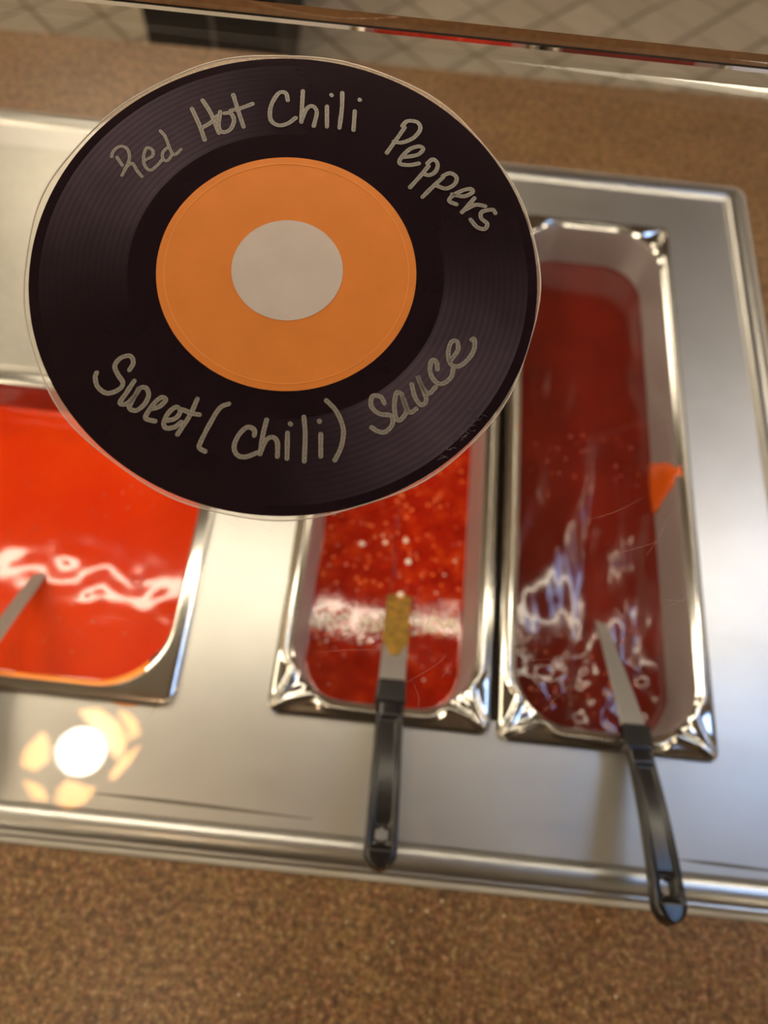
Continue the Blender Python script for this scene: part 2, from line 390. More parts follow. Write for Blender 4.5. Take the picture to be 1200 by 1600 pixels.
H1 = (P1[0] + .012, P1[1] - .012, P1[2] + .012, P1[3] - .012); H23 = (P2[0] + .012, P3[1] - .012, .012, .518)
xs = sorted([FX0 + .0226, H1[0], H1[1], H23[0], H23[1], FX1 - .0226]); ys = sorted([FY0 + .0226, H1[2], H1[3], H23[2], H23[3], FY1 - .0226])
def holed(x, y): return any(h[0] < x < h[1] and h[2] < y < h[3] for h in (H1, H23))
slab_with_holes('deck', xs, ys, holed, -.0016, 0, M['plate'], well)
# dark strips painting the shade of a seam near the front of the deck
def seam_shade(cr, wd):
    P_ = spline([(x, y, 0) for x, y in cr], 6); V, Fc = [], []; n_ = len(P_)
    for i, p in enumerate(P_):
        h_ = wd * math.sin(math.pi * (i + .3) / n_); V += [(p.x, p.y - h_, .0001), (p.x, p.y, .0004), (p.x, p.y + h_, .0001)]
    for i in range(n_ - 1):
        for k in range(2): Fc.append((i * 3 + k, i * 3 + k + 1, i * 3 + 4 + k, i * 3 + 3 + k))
    mesh('seam_shade', V, Fc, M['seam_shade'], well, True)
seam_shade([(-.285, -.0655), (-.22, -.066), (-.125, -.0675)], .0013)
seam_shade([(.125, -.0685), (.16, -.069), (.222, -.070)], .0012)
# tub below the deck
tz = -.19
V, Fc = loft([[(x, y, z) for x, y in rrect(ox0 + .006, ox1 - .006, oy0 + .006, oy1 - .006, .01, 3, 3)] for z in (-.0045, tz)], cap=True)
mesh('tub', V, Fc, M['plate'], well)

cover = empty('cover_plate', (-.399, .411, 0), 'grey steel blank cover plate with grainy surface behind the wide orange-red pan', 'cover')
V, Fc = loft([[(x, y, z) for x, y in rrect(-.162 + i, .162 - i, -.1375 + i, .1375 - i, .008, 6, 6)] for i, z in ((0, .0003), (0, .0022), (.0012, .0032), (.004, .0034))], cap=True)
mesh('sheet', V, Fc, M['cover'], cover)

# ------------------------------------------------------------------ pans
def make_pan(R, rO, rI, fl, bead, depth, label, group=None):
    x0, x1, y0, y1 = R; cx, cy = (x0 + x1) / 2, (y0 + y1) / 2
    hx, hy = (x1 - x0) / 2, (y1 - y0) / 2
    root = empty('food_pan', (cx, cy, 0), label, 'food pan', group)
    out = rrect(-hx, hx, -hy, hy, rO); inn = rrect(-hx + fl, hx - fl, -hy + fl, hy - fl, rI)
    path = [(7, 62), (7, 47), (9, 39), (14.5, 31), (11, 18), (5.5, 5.5), (18, 11), (31, 14.5), (39, 9), (47, 7), (62, 7)]
    path = [(p[0], p[1]) for p in spline([(a / 1000 * fl / .012, b / 1000 * fl / .012, 0) for a, b in path], 5)]
    def h(x, y):
        a, b = hx - abs(x), hy - abs(y); z = .0042
        if bead:
            d = min(a, b) - .007
            if a > .0 and b > .0 and a < .062 and b < .062: d = min(seg_d(a, b, path[i], path[i + 1]) for i in range(len(path) - 1))
            z += .0026 * math.exp(-(d / .0026) ** 2)
            d2 = seg_d(a, b, (.011, .011), (.022, .022)); z += .0012 * math.exp(-(d2 / .0024) ** 2)
        else:
            z += .0006
        return z
    Ls = [[(x, y, .0004) for x, y in out], [(x, y, .002) for x, y in out]]
    K = 22
    for k in range(K + 1):
        t = k / K; row = []
        for (ax, ay), (bx, by) in zip(out, inn):
            x, y = ax + (bx - ax) * t, ay + (by - ay) * t
            e = min(hx - abs(x), hy - abs(y)); z = h(x, y)
            if e < .0065: z -= .0009 * (1 - e / .0065)
            if e < .0042: q = 1 - e / .0042; z -= .0030 * (1 - math.sqrt(max(0, 1 - q * q)))
            if t > .8: z -= .0012 * ((t - .8) / .2) ** 2
            row.append((x, y, z))
        Ls.append(row)
    V, Fc = loft(Ls); mesh('flange', V, Fc, M['pan'], root, True)
    Ls = []
    for ins, z in ((0, .0035), (.0006, .0018), (.0014, -.002), (.0022, -.010), (.0035, -.03), (.0055, -depth * .7), (.009, -depth * .92), (.018, -depth), (.03, -depth)):
        Ls.append([(x, y, z) for x, y in rrect(-hx + fl + ins, hx - fl - ins, -hy + fl + ins, hy - fl - ins, rI - ins * .3)])
    V, Fc = loft(Ls, cap=True); mesh('basin', V, Fc, M['panin'], root, True)
    return root
pan1 = make_pan(P1, .014, .050, .0125, False, .10, 'wide steel pan of bright orange-red sauce at the left')
pan2 = make_pan(P2, .007, .043, .0125, True, .10, 'middle long steel pan holding bubbly red sauce with seeds')
pan3 = make_pan(P3, .007, .043, .0125, True, .10, 'long steel pan of dark red sauce, rightmost in the well')

def make_sauce(name, R, fl, rI, z, m, label, waves, n_sub=None, ins=.004):
    x0, x1, y0, y1 = R; cx, cy = (x0 + x1) / 2, (y0 + y1) / 2
    root = empty(name, (cx, cy, z), label, 'sauce')
    hx, hy = (x1 - x0) / 2 - fl - ins, (y1 - y0) / 2 - fl - ins
    Ls = []; K = 46
    base = rrect(-hx, hx, -hy, hy, rI - .001)
    core = min(hx, hy)
    Ls.append([(x, y, -.05) for x, y in rrect(-hx + .004, hx - .004, -hy + .004, hy - .004, rI - .004)])
    for k in range(K):
        t = k / K
        row = []
        for x, y in base:
            # shrink towards the long middle line
            if hy > hx: tx, ty = 0, max(-(hy - hx), min(hy - hx, y))
            else: tx, ty = max(-(hx - hy), min(hx - hy, x)), 0
            X, Y = x + (tx - x) * t, y + (ty - y) * t
            ed = t * core
            row.append((X, Y, waves(X, Y) * min(1, ed / .006) + .0014 * math.exp(-ed / .0016)))
        Ls.append(row)
    V, Fc = loft(Ls)
    n = len(base); k0 = K * n                      # close the middle line
    Ls2 = [(Ls[-1][i][0] * 0 + (0 if hy > hx else Ls[-1][i][0]), (0 if hx >= hy else Ls[-1][i][1]), waves(0, 0) if False else Ls[-1][i][2]) for i in range(n)]
    V = V + Ls2
    for i in range(n):
        j = (i + 1) % n; Fc.append((k0 + i, k0 + j, k0 + n + j, k0 + n + i))
    mesh('surface', V, Fc, m, root, True)
    return root, hx, hy
from mathutils import noise as mn
w1 = lambda x, y: .0009 * mn.noise(Vector((x * 22, y * 14, 1))) + .0004 * mn.noise(Vector((x * 60, y * 60, 4)))
w2 = lambda x, y: .0005 * mn.noise(Vector((x * 34, y * 34, 9))) + .0001 * mn.noise(Vector((x * 170, y * 170, 2)))
def w3(x, y):
    k = 1 / (1 + math.exp((y - .12) / .03))        # stirred part in front, calm part behind
    a = mn.noise(Vector((x * 26 + 3, y * 20 - x * 18, 5))); b = mn.noise(Vector((x * 90 + y * 40, y * 70 - x * 60, 8)))
    c = mn.noise(Vector((x * 180, y * 150, 3)))
    groove_ = -.0035 * math.exp(-((x - .002 - (y + .10) * .10) / .007) ** 2) * (1 / (1 + math.exp((y + .02) / .02)))
    return k * (.0050 * a + .0013 * b + .0003 * c + groove_) + .0008 * mn.noise(Vector((x * 14, y * 12, 7)))
Z1, Z2, Z3 = -.030, -.056, -.043
s1, h1x, h1y = make_sauce('orange_chili_sauce', P1, .0125, .049, Z1, M['sauce1'], 'smooth bright orange-red sauce filling the wide left pan', w1)
s2, h2x, h2y = make_sauce('seeded_chili_sauce', P2, .0125, .042, Z2, M['sauce2'], 'clear red sauce with seeds and bubbles in the middle pan', w2)
s3, h3x, h3y = make_sauce('dark_chili_sauce', P3, .0125, .042, Z3, M['sauce3'], 'dark red stirred sauce with ridges in the rightmost pan', w3)

def domes(name, pts, m, parent, flat=.6, seg=8, rings=3):
    V, Fc = [], []
    for (x, y, z, r) in pts:
        b0 = len(V)
        for k in range(rings):
            a = math.pi / 2 * k / rings
            for i in range(seg):
                p = 2 * math.pi * i / seg; V.append((x + r * math.cos(a) * math.cos(p), y + r * math.cos(a) * math.sin(p), z + r * flat * math.sin(a)))
        V.append((x, y, z + r * flat))
        for k in range(rings - 1):
            for i in range(seg): j = (i + 1) % seg; Fc.append((b0 + k * seg + i, b0 + k * seg + j, b0 + (k + 1) * seg + j, b0 + (k + 1) * seg + i))
        for i in range(seg): Fc.append((b0 + (rings - 1) * seg + i, b0 + (rings - 1) * seg + (i + 1) % seg, b0 + rings * seg))
    o = mesh(name, V, Fc, m, parent, True, fix=False); tag(o, kind='stuff'); return o
def loc(root, u, v, z):
    p = at(u, v, z) - root.location; return p.x, p.y
# bubbles of the seeded sauce
pts, glint_foam = [], []
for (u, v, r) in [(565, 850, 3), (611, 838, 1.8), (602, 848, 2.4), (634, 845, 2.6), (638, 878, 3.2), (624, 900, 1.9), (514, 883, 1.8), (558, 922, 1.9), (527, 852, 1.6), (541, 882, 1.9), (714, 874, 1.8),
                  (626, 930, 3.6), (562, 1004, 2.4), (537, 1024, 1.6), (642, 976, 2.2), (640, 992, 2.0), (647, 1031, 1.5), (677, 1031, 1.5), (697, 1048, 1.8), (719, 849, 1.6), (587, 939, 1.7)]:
    x, y = loc(s2, u, v, Z2); (glint_foam if r > 2.3 else pts).append((x, y, .0002, r * .0009))
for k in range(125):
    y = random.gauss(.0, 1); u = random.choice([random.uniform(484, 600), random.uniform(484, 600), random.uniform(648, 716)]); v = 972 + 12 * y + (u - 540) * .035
    x, yy = loc(s2, u, v, Z2); (glint_foam if abs(y) < 1.1 else pts).append((x, yy, .0001, random.uniform(.0014, .0028)))
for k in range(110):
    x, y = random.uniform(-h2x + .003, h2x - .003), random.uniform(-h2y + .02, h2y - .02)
    (glint_foam if random.random() < .3 and y < .1 else pts).append((x, y, .0001, random.uniform(.0007, .0014)))
bp = rrect(-h2x + .0012, h2x - .0012, -h2y + .0012, h2y - .0012, .041, 60, 34)
for (x, y) in bp:
    if y < -h2y + .07 and random.random() < .8: pts.append((x, y, .0006, random.uniform(.0009, .0016)))
domes('bubbles', pts, M['bubble'], s2, .8, 10, 4)
domes('glint_bubbles', glint_foam, M['glint_foam'], s2, .8, 10, 4)
pts = [(random.uniform(-h2x + .004, h2x - .004), random.uniform(-h2y + .05, h2y - .015), .0, random.uniform(.0008, .0019)) for _ in range(520)]
domes('chili_seeds', [(x, y, z - .0002, r) for x, y, z, r in pts if y > -h2y + .11 or random.random() < .15], M['seed'], s2, .35, 6, 2)
# few bubbles of the orange sauce
pts = []
for (u, v, r) in [(42, 755, 1.5), (162, 773, 1.5), (192, 770, 1.7), (221, 770, 1.5), (200, 793, 1.8), (238, 792, 1.6), (145, 797, 1.5), (165, 806, 1.6), (12, 846, 1.4), (54, 825, 1.4), (79, 845, 1.5), (44, 867, 1.8), (88, 869, 2.2), (106, 880, 2.0),
                  (120, 932, 3.2), (136, 930, 3.8), (158, 937, 4.0), (112, 943, 2.4), (144, 971, 2.2), (152, 902, 1.6), (68, 1002, 1.8), (195, 990, 2.0), (112, 1018, 1.8), (228, 883, 2.0), (92, 966, 1.6), (205, 760, 1.4)]:
    x, y = loc(s1, u, v, Z1); pts.append((x, y, .0001, r * .00062))
for k in range(50):
    pts.append((random.uniform(-.1, h1x - .01), random.uniform(-h1y + .01, h1y - .02), .0001, random.uniform(.0004, .0008)))
x, y = loc(s1, 213, 908, Z1)
domes('bubbles', pts, M['bubble'], s1)
bm = bmesh.new()                                    # open bubble ring
Vr, Fr = [], []
for i in range(24):
    a = 2 * math.pi * i / 24
    for j in range(8):
        b = 2 * math.pi * j / 8; rr = .0052 + .0013 * math.cos(b); Vr.append((x + rr * math.cos(a), y + rr * .75 * math.sin(a), .0006 + .0012 * math.sin(b)))
for i in range(24):
    for j in range(8): Fr.append((i * 8 + j, ((i + 1) % 24) * 8 + j, ((i + 1) % 24) * 8 + (j + 1) % 8, i * 8 + (j + 1) % 8))
mesh('bubble_ring', Vr, Fr, M['sauce1'], s1, True)
# bubbles of the dark sauce
pts = []
for _ in range(90):
    u, v = random.uniform(820, 1000), random.choice([random.uniform(680, 780), random.uniform(1040, 1130), random.uniform(940, 1090)])
    x, y = loc(s3, u, v, Z3)
    if abs(x) < h3x - .004: pts.append((x, y, w3(x, y) - .0001, random.uniform(.0006, .0013)))
domes('bubbles', pts, M['bubble'], s3)

# sauce left on the pan walls
def film(root, R, fl, rI, rows, keep, m, name='sauce_film'):
    x0, x1, y0, y1 = R; hx, hy = (x1 - x0) / 2, (y1 - y0) / 2
    Ls = [[(x, y, z) for x, y in rrect(-hx + fl + i, hx - fl - i, -hy + fl + i, hy - fl - i, rI)] for i, z in rows]
    n = len(Ls[0]); V = [p for l in Ls for p in l]; Fc = []
    for k in range(len(Ls) - 1):
        for i in range(n):
            j = (i + 1) % n
            if keep(*V[k * n + i][:2], k) and keep(*V[k * n + j][:2], k): Fc.append((k * n + i, k * n + j, (k + 1) * n + j, (k + 1) * n + i))
    return mesh(name, V, Fc, m, root, True, fix=False)
film(pan1, P1, .0125, .050, [(.0012, .0022), (.0022, -.002), (.0032, -.012), (.0048, -.031)], lambda x, y, k: y > .02 and (y > .1 or k > 0), M['film'])
o = film(pan1, P1, .0125, .050, [(-.0028, .0050), (-.001, .0049), (.0012, .0032), (.0026, -.002), (.0036, -.012), (.0048, -.031)], lambda x, y, k: y < -.11 + .03 * (k / 5) + .02 * (x < .12), M['film_or'])
o['label'] = 'orange sauce film along the front lip'
def blob(name, root, u, v, z, rx, ry, rz, m, seed, rot=0):
    p = at(u, v, z) - root.location; V, Fc = [], []; n = 18
    for k in range(5):
        a = math.pi / 2 * k / 5
        for i in range(n):
            t = 2 * math.pi * i / n; w_ = 1 + .35 * mn.noise(Vector((math.cos(t) * 1.4, math.sin(t) * 1.4, seed)))
            X, Y = rx * math.cos(a) * math.cos(t) * w_, ry * math.cos(a) * math.sin(t) * w_
            V.append((p.x + X * math.cos(rot) - Y * math.sin(rot), p.y + X * math.sin(rot) + Y * math.cos(rot), p.z + rz * math.sin(a)))
    V.append((p.x, p.y, p.z + rz))
    for k in range(4):
        for i in range(n): j = (i + 1) % n; Fc.append((k * n + i, k * n + j, (k + 1) * n + j, (k + 1) * n + i))
    for i in range(n): Fc.append((4 * n + i, 4 * n + (i + 1) % n, 5 * n))
    return mesh(name, V, Fc, m, root, True)
# smear climbing the right wall of the rightmost pan
V, Fc = [], []; hx, hy = (P3[1] - P3[0]) / 2, (P3[3] - P3[2]) / 2
tp = at(1062, 738, .003) - pan3.location
nr, ncx = 12, 14
for i in range(nr + 1):
    t = i / nr; z = .0052 + (Z3 - .0052) * t; inset = -.004 + .0045 * min(1, t * 5) + .0042 * t
    hw = .005 + .022 * t ** .8
    for j in range(ncx + 1):
        s = j / ncx * 2 - 1; yy = tp.y + .006 * t + hw * s * (1 + .25 * mn.noise(Vector((t * 3, s, 3))))
        V.append((hx - .0125 - inset - .0018 * (1 - s * s), yy, z + (.0008 * (1 - s * s) if t < .15 else 0)))
for i in range(nr):
    for j in range(ncx): a = i * (ncx + 1) + j; Fc.append((a, a + 1, a + ncx + 2, a + ncx + 1))
o = mesh('sauce_smear', V, Fc, M['smear'], pan3, True); o['label'] = 'orange sauce smear running up the right wall'
so = o.modifiers.new('s', 'SOLIDIFY'); so.thickness = .0008
blob('sauce_drop', pan3, 806, 668, .0046, .0024, .0034, .0014, M['smear'], 2)['label'] = 'orange drop on the left rim'
blob('sauce_drop', well, 196, 1096, .0002, .012, .0032, .001, M['film_or'], 5, .0)['label'] = 'yellow-orange drip in front of the wide pan'

# ------------------------------------------------------------------ spreaders
def handle_mesh(name, length, w0, w1, parent):
    """flat handle along -y from the collar (y=0) to the rounded end, sunk channel and hanging hole"""
    nS, nT = 84, 20
    def hw(s):
        y = s * length; w_ = w0 + (w1 - w0) * s ** 1.3
        e = length - y
        if e < w1: w_ = min(w_, math.sqrt(max(1e-9, w1 * w1 - (w1 - e) ** 2)))
        return max(w_, .0008)
    def top(s, t):
        th = .0042 + .0028 * s
        edge_ = th * (1 - abs(t) ** 6) ** .5
        if .10 < s < .90 and abs(t) < .70:
            q = min(1, (.70 - abs(t)) / .12, (s - .10) / .02, (.90 - s) / .02); edge_ -= .0024 * q
        if .74 < s < .88 and abs(t) < .5: edge_ -= .001
        return edge_
    def hole(s, t):
        return ((s - .815) / .048) ** 4 + (t / .36) ** 4 < 1
    V, Fc = [], []; idx = {}
    for k in (0, 1):
        for i in range(nS + 1):
            s = i / nS; s = 1 - (1 - s) ** 1.0
            for j in range(nT + 1):
                t = math.sin((j / nT - .5) * math.pi) * .6 + (j / nT * 2 - 1) * .4
                idx[(k, i, j)] = len(V)
                z = top(s, t) if k == 0 else -(.0036 + .0022 * s) * (1 - abs(t) ** 4) ** .5
                V.append((t * hw(s), -s * length, z + .0042 * math.sin(math.pi * s)))
    on = {}
    for i in range(nS):
        for j in range(nT):
            s = (i + .5) / nS; t = ((j + .5) / nT * 2 - 1); t = math.sin(((j + .5) / nT - .5) * math.pi) * .6 + ((j + .5) / nT * 2 - 1) * .4
            on[i, j] = not hole(s, t)
    for (i, j), ok in on.items():
        if not ok: continue
        Fc.append((idx[0, i, j], idx[0, i + 1, j], idx[0, i + 1, j + 1], idx[0, i, j + 1]))
        Fc.append((idx[1, i, j], idx[1, i, j + 1], idx[1, i + 1, j + 1], idx[1, i + 1, j]))
        for di, dj, a, b in ((-1, 0, (i, j), (i, j + 1)), (1, 0, (i + 1, j), (i + 1, j + 1)), (0, -1, (i, j), (i + 1, j)), (0, 1, (i, j + 1), (i + 1, j + 1))):
            if not on.get((i + di, j + dj), False): Fc.append((idx[(0,) + a], idx[(0,) + b], idx[(1,) + b], idx[(1,) + a]))
    o = mesh(name, V, Fc, M['plastic'], parent, True)
    return o
def spreader(end, neck, tip, wb, hl_w, label, roll=0., dip=.0, coat=0.):
    """end, neck, tip: points on the middle line: handle end, collar/blade joint, blade end"""
    end, neck, tip = Vector(end), Vector(neck), Vector(tip)
    Yd = (neck - end).normalized()
    X = Yd.cross(Vector((0, 0, 1))).normalized(); Zd = X.cross(Yd)
    X, Zd = X * math.cos(roll) + Zd * math.sin(roll), Zd * math.cos(roll) - X * math.sin(roll)
    Mx = Matrix((X, Yd, Zd)).transposed().to_4x4(); Mx.translation = neck
    root = empty('sauce_spreader', (0, 0, 0), label, 'spreader', 'black-handled sauce spreaders'); root.matrix_world = Mx
    Ltot = (neck - end).length; cl = .018
    # collar block
    ring = lambda hw_, hz, y: [(x, y, z) for x, z in rrect(-hw_, hw_, -hz, hz, .0018, 2, 3)]
    V, Fc = loft([ring(hl_w[0] * .96, .0034, .0), ring(hl_w[0] * 1.06, .0046, -.0012), ring(hl_w[0] * 1.12, .0052, -cl + .001), ring(hl_w[0] * 1.02, .0046, -cl - .001)], cap=True)
    Fc.append(tuple(range(len(ring(1, 1, 0)))))
    mesh('collar', V, Fc, M['plastic'], root)
    h = handle_mesh('handle', Ltot - cl, hl_w[0], hl_w[1], root); h.location = (0, -cl, 0)
    # blade, bent down a little from the handle line
    Ti = Mx.inverted() @ tip
    nb = 22; V, Fc = [], []
    for i in range(nb + 1):
        s = i / nb; c = Vector((Ti.x * s, -.004 + (Ti.y + .004) * s, Ti.z * (s ** 1.15)))
        hw_ = wb[0] + (wb[1] - wb[0]) * s
        if s > .93: hw_ *= math.sqrt(max(.05, 1 - ((s - .93) / .07) ** 2))
        for x, z in ((-hw_, 0), (-hw_ * .9, .0008), (hw_ * .9, .0008), (hw_, 0), (hw_ * .9, -.0008), (-hw_ * .9, -.0008)): V.append((c.x + x, c.y, c.z + z))
    for i in range(nb):
        for j in range(6): a, b = i * 6 + j, i * 6 + (j + 1) % 6; Fc.append((a, b, b + 6, a + 6))
    Fc += [tuple(range(6)), tuple(range(nb * 6, nb * 6 + 6))]
    mesh('blade', V, Fc, M['blade'], root)
    if coat:
        V, Fc = [], []; n2 = 20
        for i in range(n2 + 1):
            s = coat + (1.0 - coat) * i / n2; c = Vector((Ti.x * s, -.004 + (Ti.y + .004) * s, Ti.z * (s ** 1.15)))
            hw_ = (wb[0] + (wb[1] - wb[0]) * s) * (.25 + .8 * min(1, i / 4)) * (1 + .05 * math.sin(i * 2.1))
            for j in range(7):
                t = j / 3 - 1; V.append((c.x + hw_ * t, c.y, c.z + .0009 + .0009 * (1 - t * t) + (.0006 * mn.noise(Vector((i * .7, t * 2, 1))))))
        for i in range(n2):
            for j in range(6): a = i * 7 + j; Fc.append((a, a + 1, a + 8, a + 7))
        o = mesh('sauce_coating', V, Fc, M['coat'], root, True); o['label'] = 'amber sauce film on the blade'
    return root
m = M['coat'] = mat('amber_sauce_film', (150, 104, 26), .25)
LK(m, ramp(m, noise(m, tc(m), 120, 3), [(.3, L((116, 84, 30))), (.55, L((150, 118, 48))), (.75, L((206, 104, 18)))]), B(m).inputs['Base Color'])
def P(u, v, z): return at(u, v, z)
spreader(P(592, 1361, .038), P(612, 1064, .009), P(624, 930, Z2 - .002), (.0100, .0100), (.0100, .0112), 'black-handled sauce spreader standing in the middle pan, sauce on its blade', 0., coat=.28)
spreader(P(1048, 1446, .044), P(990, 1134, .012), P(934, 960, Z3 - .004), (.0098, .0042), (.0098, .0118), 'black-handled sauce spreader leaning in the dark sauce of the rightmost pan', math.radians(-4))
spreader(P(-190, 1240, .045), P(-44, 1044, .014), P(66, 893, Z1 - .002), (.0085, .0068), (.0098, .0112), 'sauce spreader in the left pan, only its dull blade in view', math.radians(18))

# ------------------------------------------------------------------ sneeze guard glass
guard = empty('sneeze_guard', (0, 0, 0), 'tilted clear glass sneeze guard panel above the pans, scratched', 'glass panel'); guard.matrix_world = GM
ea = math.atan2(.1039 - .0952, .1739 + .1224)
def ge(x): return .0952 + .0118 + (x + .1224) * math.tan(ea)   # far edge
T = .009
gx0, gx1, gy0 = -.72, .62, -.50
pts = [(gx0, gy0), (gx1, gy0), (gx1, ge(gx1)), (gx0, ge(gx0))]
V = [(x, y, -.0005) for x, y in pts] + [(x, y, -.0005 - T) for x, y in pts]
mesh('pane', V, [(0, 1, 2, 3), (7, 6, 5, 4), (0, 4, 5, 1), (1, 5, 6, 2), (3, 7, 4, 0)], M['glass'], guard)
def strip(name, prof, m):
    """a bar along the far edge; prof: (offset beyond the edge line, height)"""
    V = []
    for x in (gx0, gx1): V += [(x, ge(x) + a, b) for a, b in prof]
    n = len(prof)
    return mesh(name, V, [(i, (i + 1) % n, n + (i + 1) % n, n + i) for i in range(n)] + [tuple(range(n)), tuple(range(2 * n - 1, n - 1, -1))], m, guard)
th = math.radians(-12.3)
def yz(a, b): return (a * math.cos(th) - b * math.sin(th), a * math.sin(th) + b * math.cos(th))   # world (y, z) offsets into glass axes
p0 = Vector((0, -.0005)); q = lambda a, b: (p0.x + yz(a, b)[0], p0.y + yz(a, b)[1])
strip('polished_edge', [q(.0050, .0), q(.0055, -.0052), q(.0059, -.0052)], M['edge'])
strip('dark_arris', [q(.0055, -.0052), q(.0053, -.0060), q(.0058, -.0060), q(.0058, -.0052)], M['edge_dark'])
strip('bevelled_edge', [q(.0053, -.0060), q(.0086, -.0097), q(.0089, -.0096), q(.0057, -.0058)], M['edge'])
# scratches
sc = [[(905, 815), (960, 800), (1010, 775)], [(300, 885), (335, 880), (380, 883)], [(276, 878), (300, 860), (303, 855)], [(640, 1055), (655, 1095), (640, 1140)],
      [(225, 1130), (240, 1110), (258, 1080)], [(35, 1255), (45, 1275), (52, 1290)], [(545, 1360), (552, 1385), (560, 1405)], [(255, 1335), (262, 1345), (268, 1352)],
      [(905, 1060), (870, 1090), (835, 1130)], [(800, 1040), (830, 1032), (860, 1030)], [(940, 870), (1000, 855), (1060, 835)], [(1010, 930), (1050, 938), (1090, 936)],
      [(1020, 960), (1050, 945), (1085, 930)], [(1060, 900), (1070, 930), (1065, 960)], [(1040, 820), (1060, 790), (1075, 770)], [(1000, 880), (1030, 840), (1045, 800)],
      [(480, 1020), (560, 1015), (640, 1016)], [(620, 1075), (680, 1040), (700, 1020)], [(350, 812), (365, 820), (374, 822)], [(400, 820), (415, 826), (430, 832)],
      [(325, 835), (335, 840), (343, 842)], [(780, 900), (790, 880), (808, 855)], [(1000, 1160), (1040, 1180), (1070, 1196)], [(140, 690), (142, 700), (143, 712)], [(1048, 765), (1053, 745), (1058, 738)],
      [(130, 960), (180, 965), (220, 975)], [(0, 930), (30, 925), (60, 926)], [(690, 1060), (697, 1050), (703, 1036)]]
V, Fc = [], []
for s in sc:
    L3 = [Vector(on_glass(u, v)) for u, v in s]; pts = spline(L3, 5); b0 = len(V); n = len(pts)
    for i, p in enumerate(pts):
        d = (pts[min(i + 1, n - 1)] - pts[max(i - 1, 0)]).normalized(); nn = Vector((-d.y, d.x)) * .00005 * math.sin(math.pi * (i + .4) / n)
        V += [(p.x + nn.x, p.y + nn.y, .00002 - .0004), (p.x - nn.x, p.y - nn.y, .00002 - .0004)]
    for i in range(n - 1): k = b0 + 2 * i; Fc.append((k, k + 1, k + 3, k + 2))
tag(mesh('scratches', V, Fc, M['scratch'], guard, fix=False), kind='stuff')
# steel posts carrying the glass, left and right of the frame
for x_ in (-.80, .44):
    for y_ in (-.30, .16):
        zt = GC.z - (GN.x * (x_ - GC.x) + GN.y * (y_ - GC.y)) / GN.z - T - .004
        o = box('post', x_ - .009, x_ + .009, y_ - .009, y_ + .009, cz + .0003, zt, M['frame'], None, .002)
        o.parent = guard; o.matrix_parent_inverse = GM.inverted()

# ------------------------------------------------------------------ record sticker
st = empty('record_sticker', (0, 0, 0), 'round black record sticker with orange centre and handwritten words on the glass', 'sticker'); st.matrix_world = GM
R0 = .0889
def disc(name, r, z0, z1, m, n=160, wob=None, r_in=0.):
    Lp = lambda rr, z: [((rr + (wob(2 * math.pi * i / n) if wob else 0)) * math.cos(2 * math.pi * i / n), (rr + (wob(2 * math.pi * i / n) if wob else 0)) * math.sin(2 * math.pi * i / n), z) for i in range(n)]
    if r_in:
        V, Fc = loft([Lp(r_in, z0), Lp(r_in, z1), Lp(r, z1), Lp(r, z0), Lp(r_in, z0)])
        return mesh(name, V, Fc, m, st)
    V, Fc = loft([Lp(r, z0), Lp(r, z1)], cap=True); return mesh(name, V, Fc, m, st)
wob = lambda a: .0016 + .0007 * math.cos(a - math.radians(150)) + .0004 * math.sin(7 * a) + .0003 * math.sin(13 * a + 1)
disc('laminate_border', R0, -.0004, .0000, M['laminate'], wob=wob)
o = disc('laminate_edge', R0, -.0004, .0003, M['lam_edge'], wob=wob)
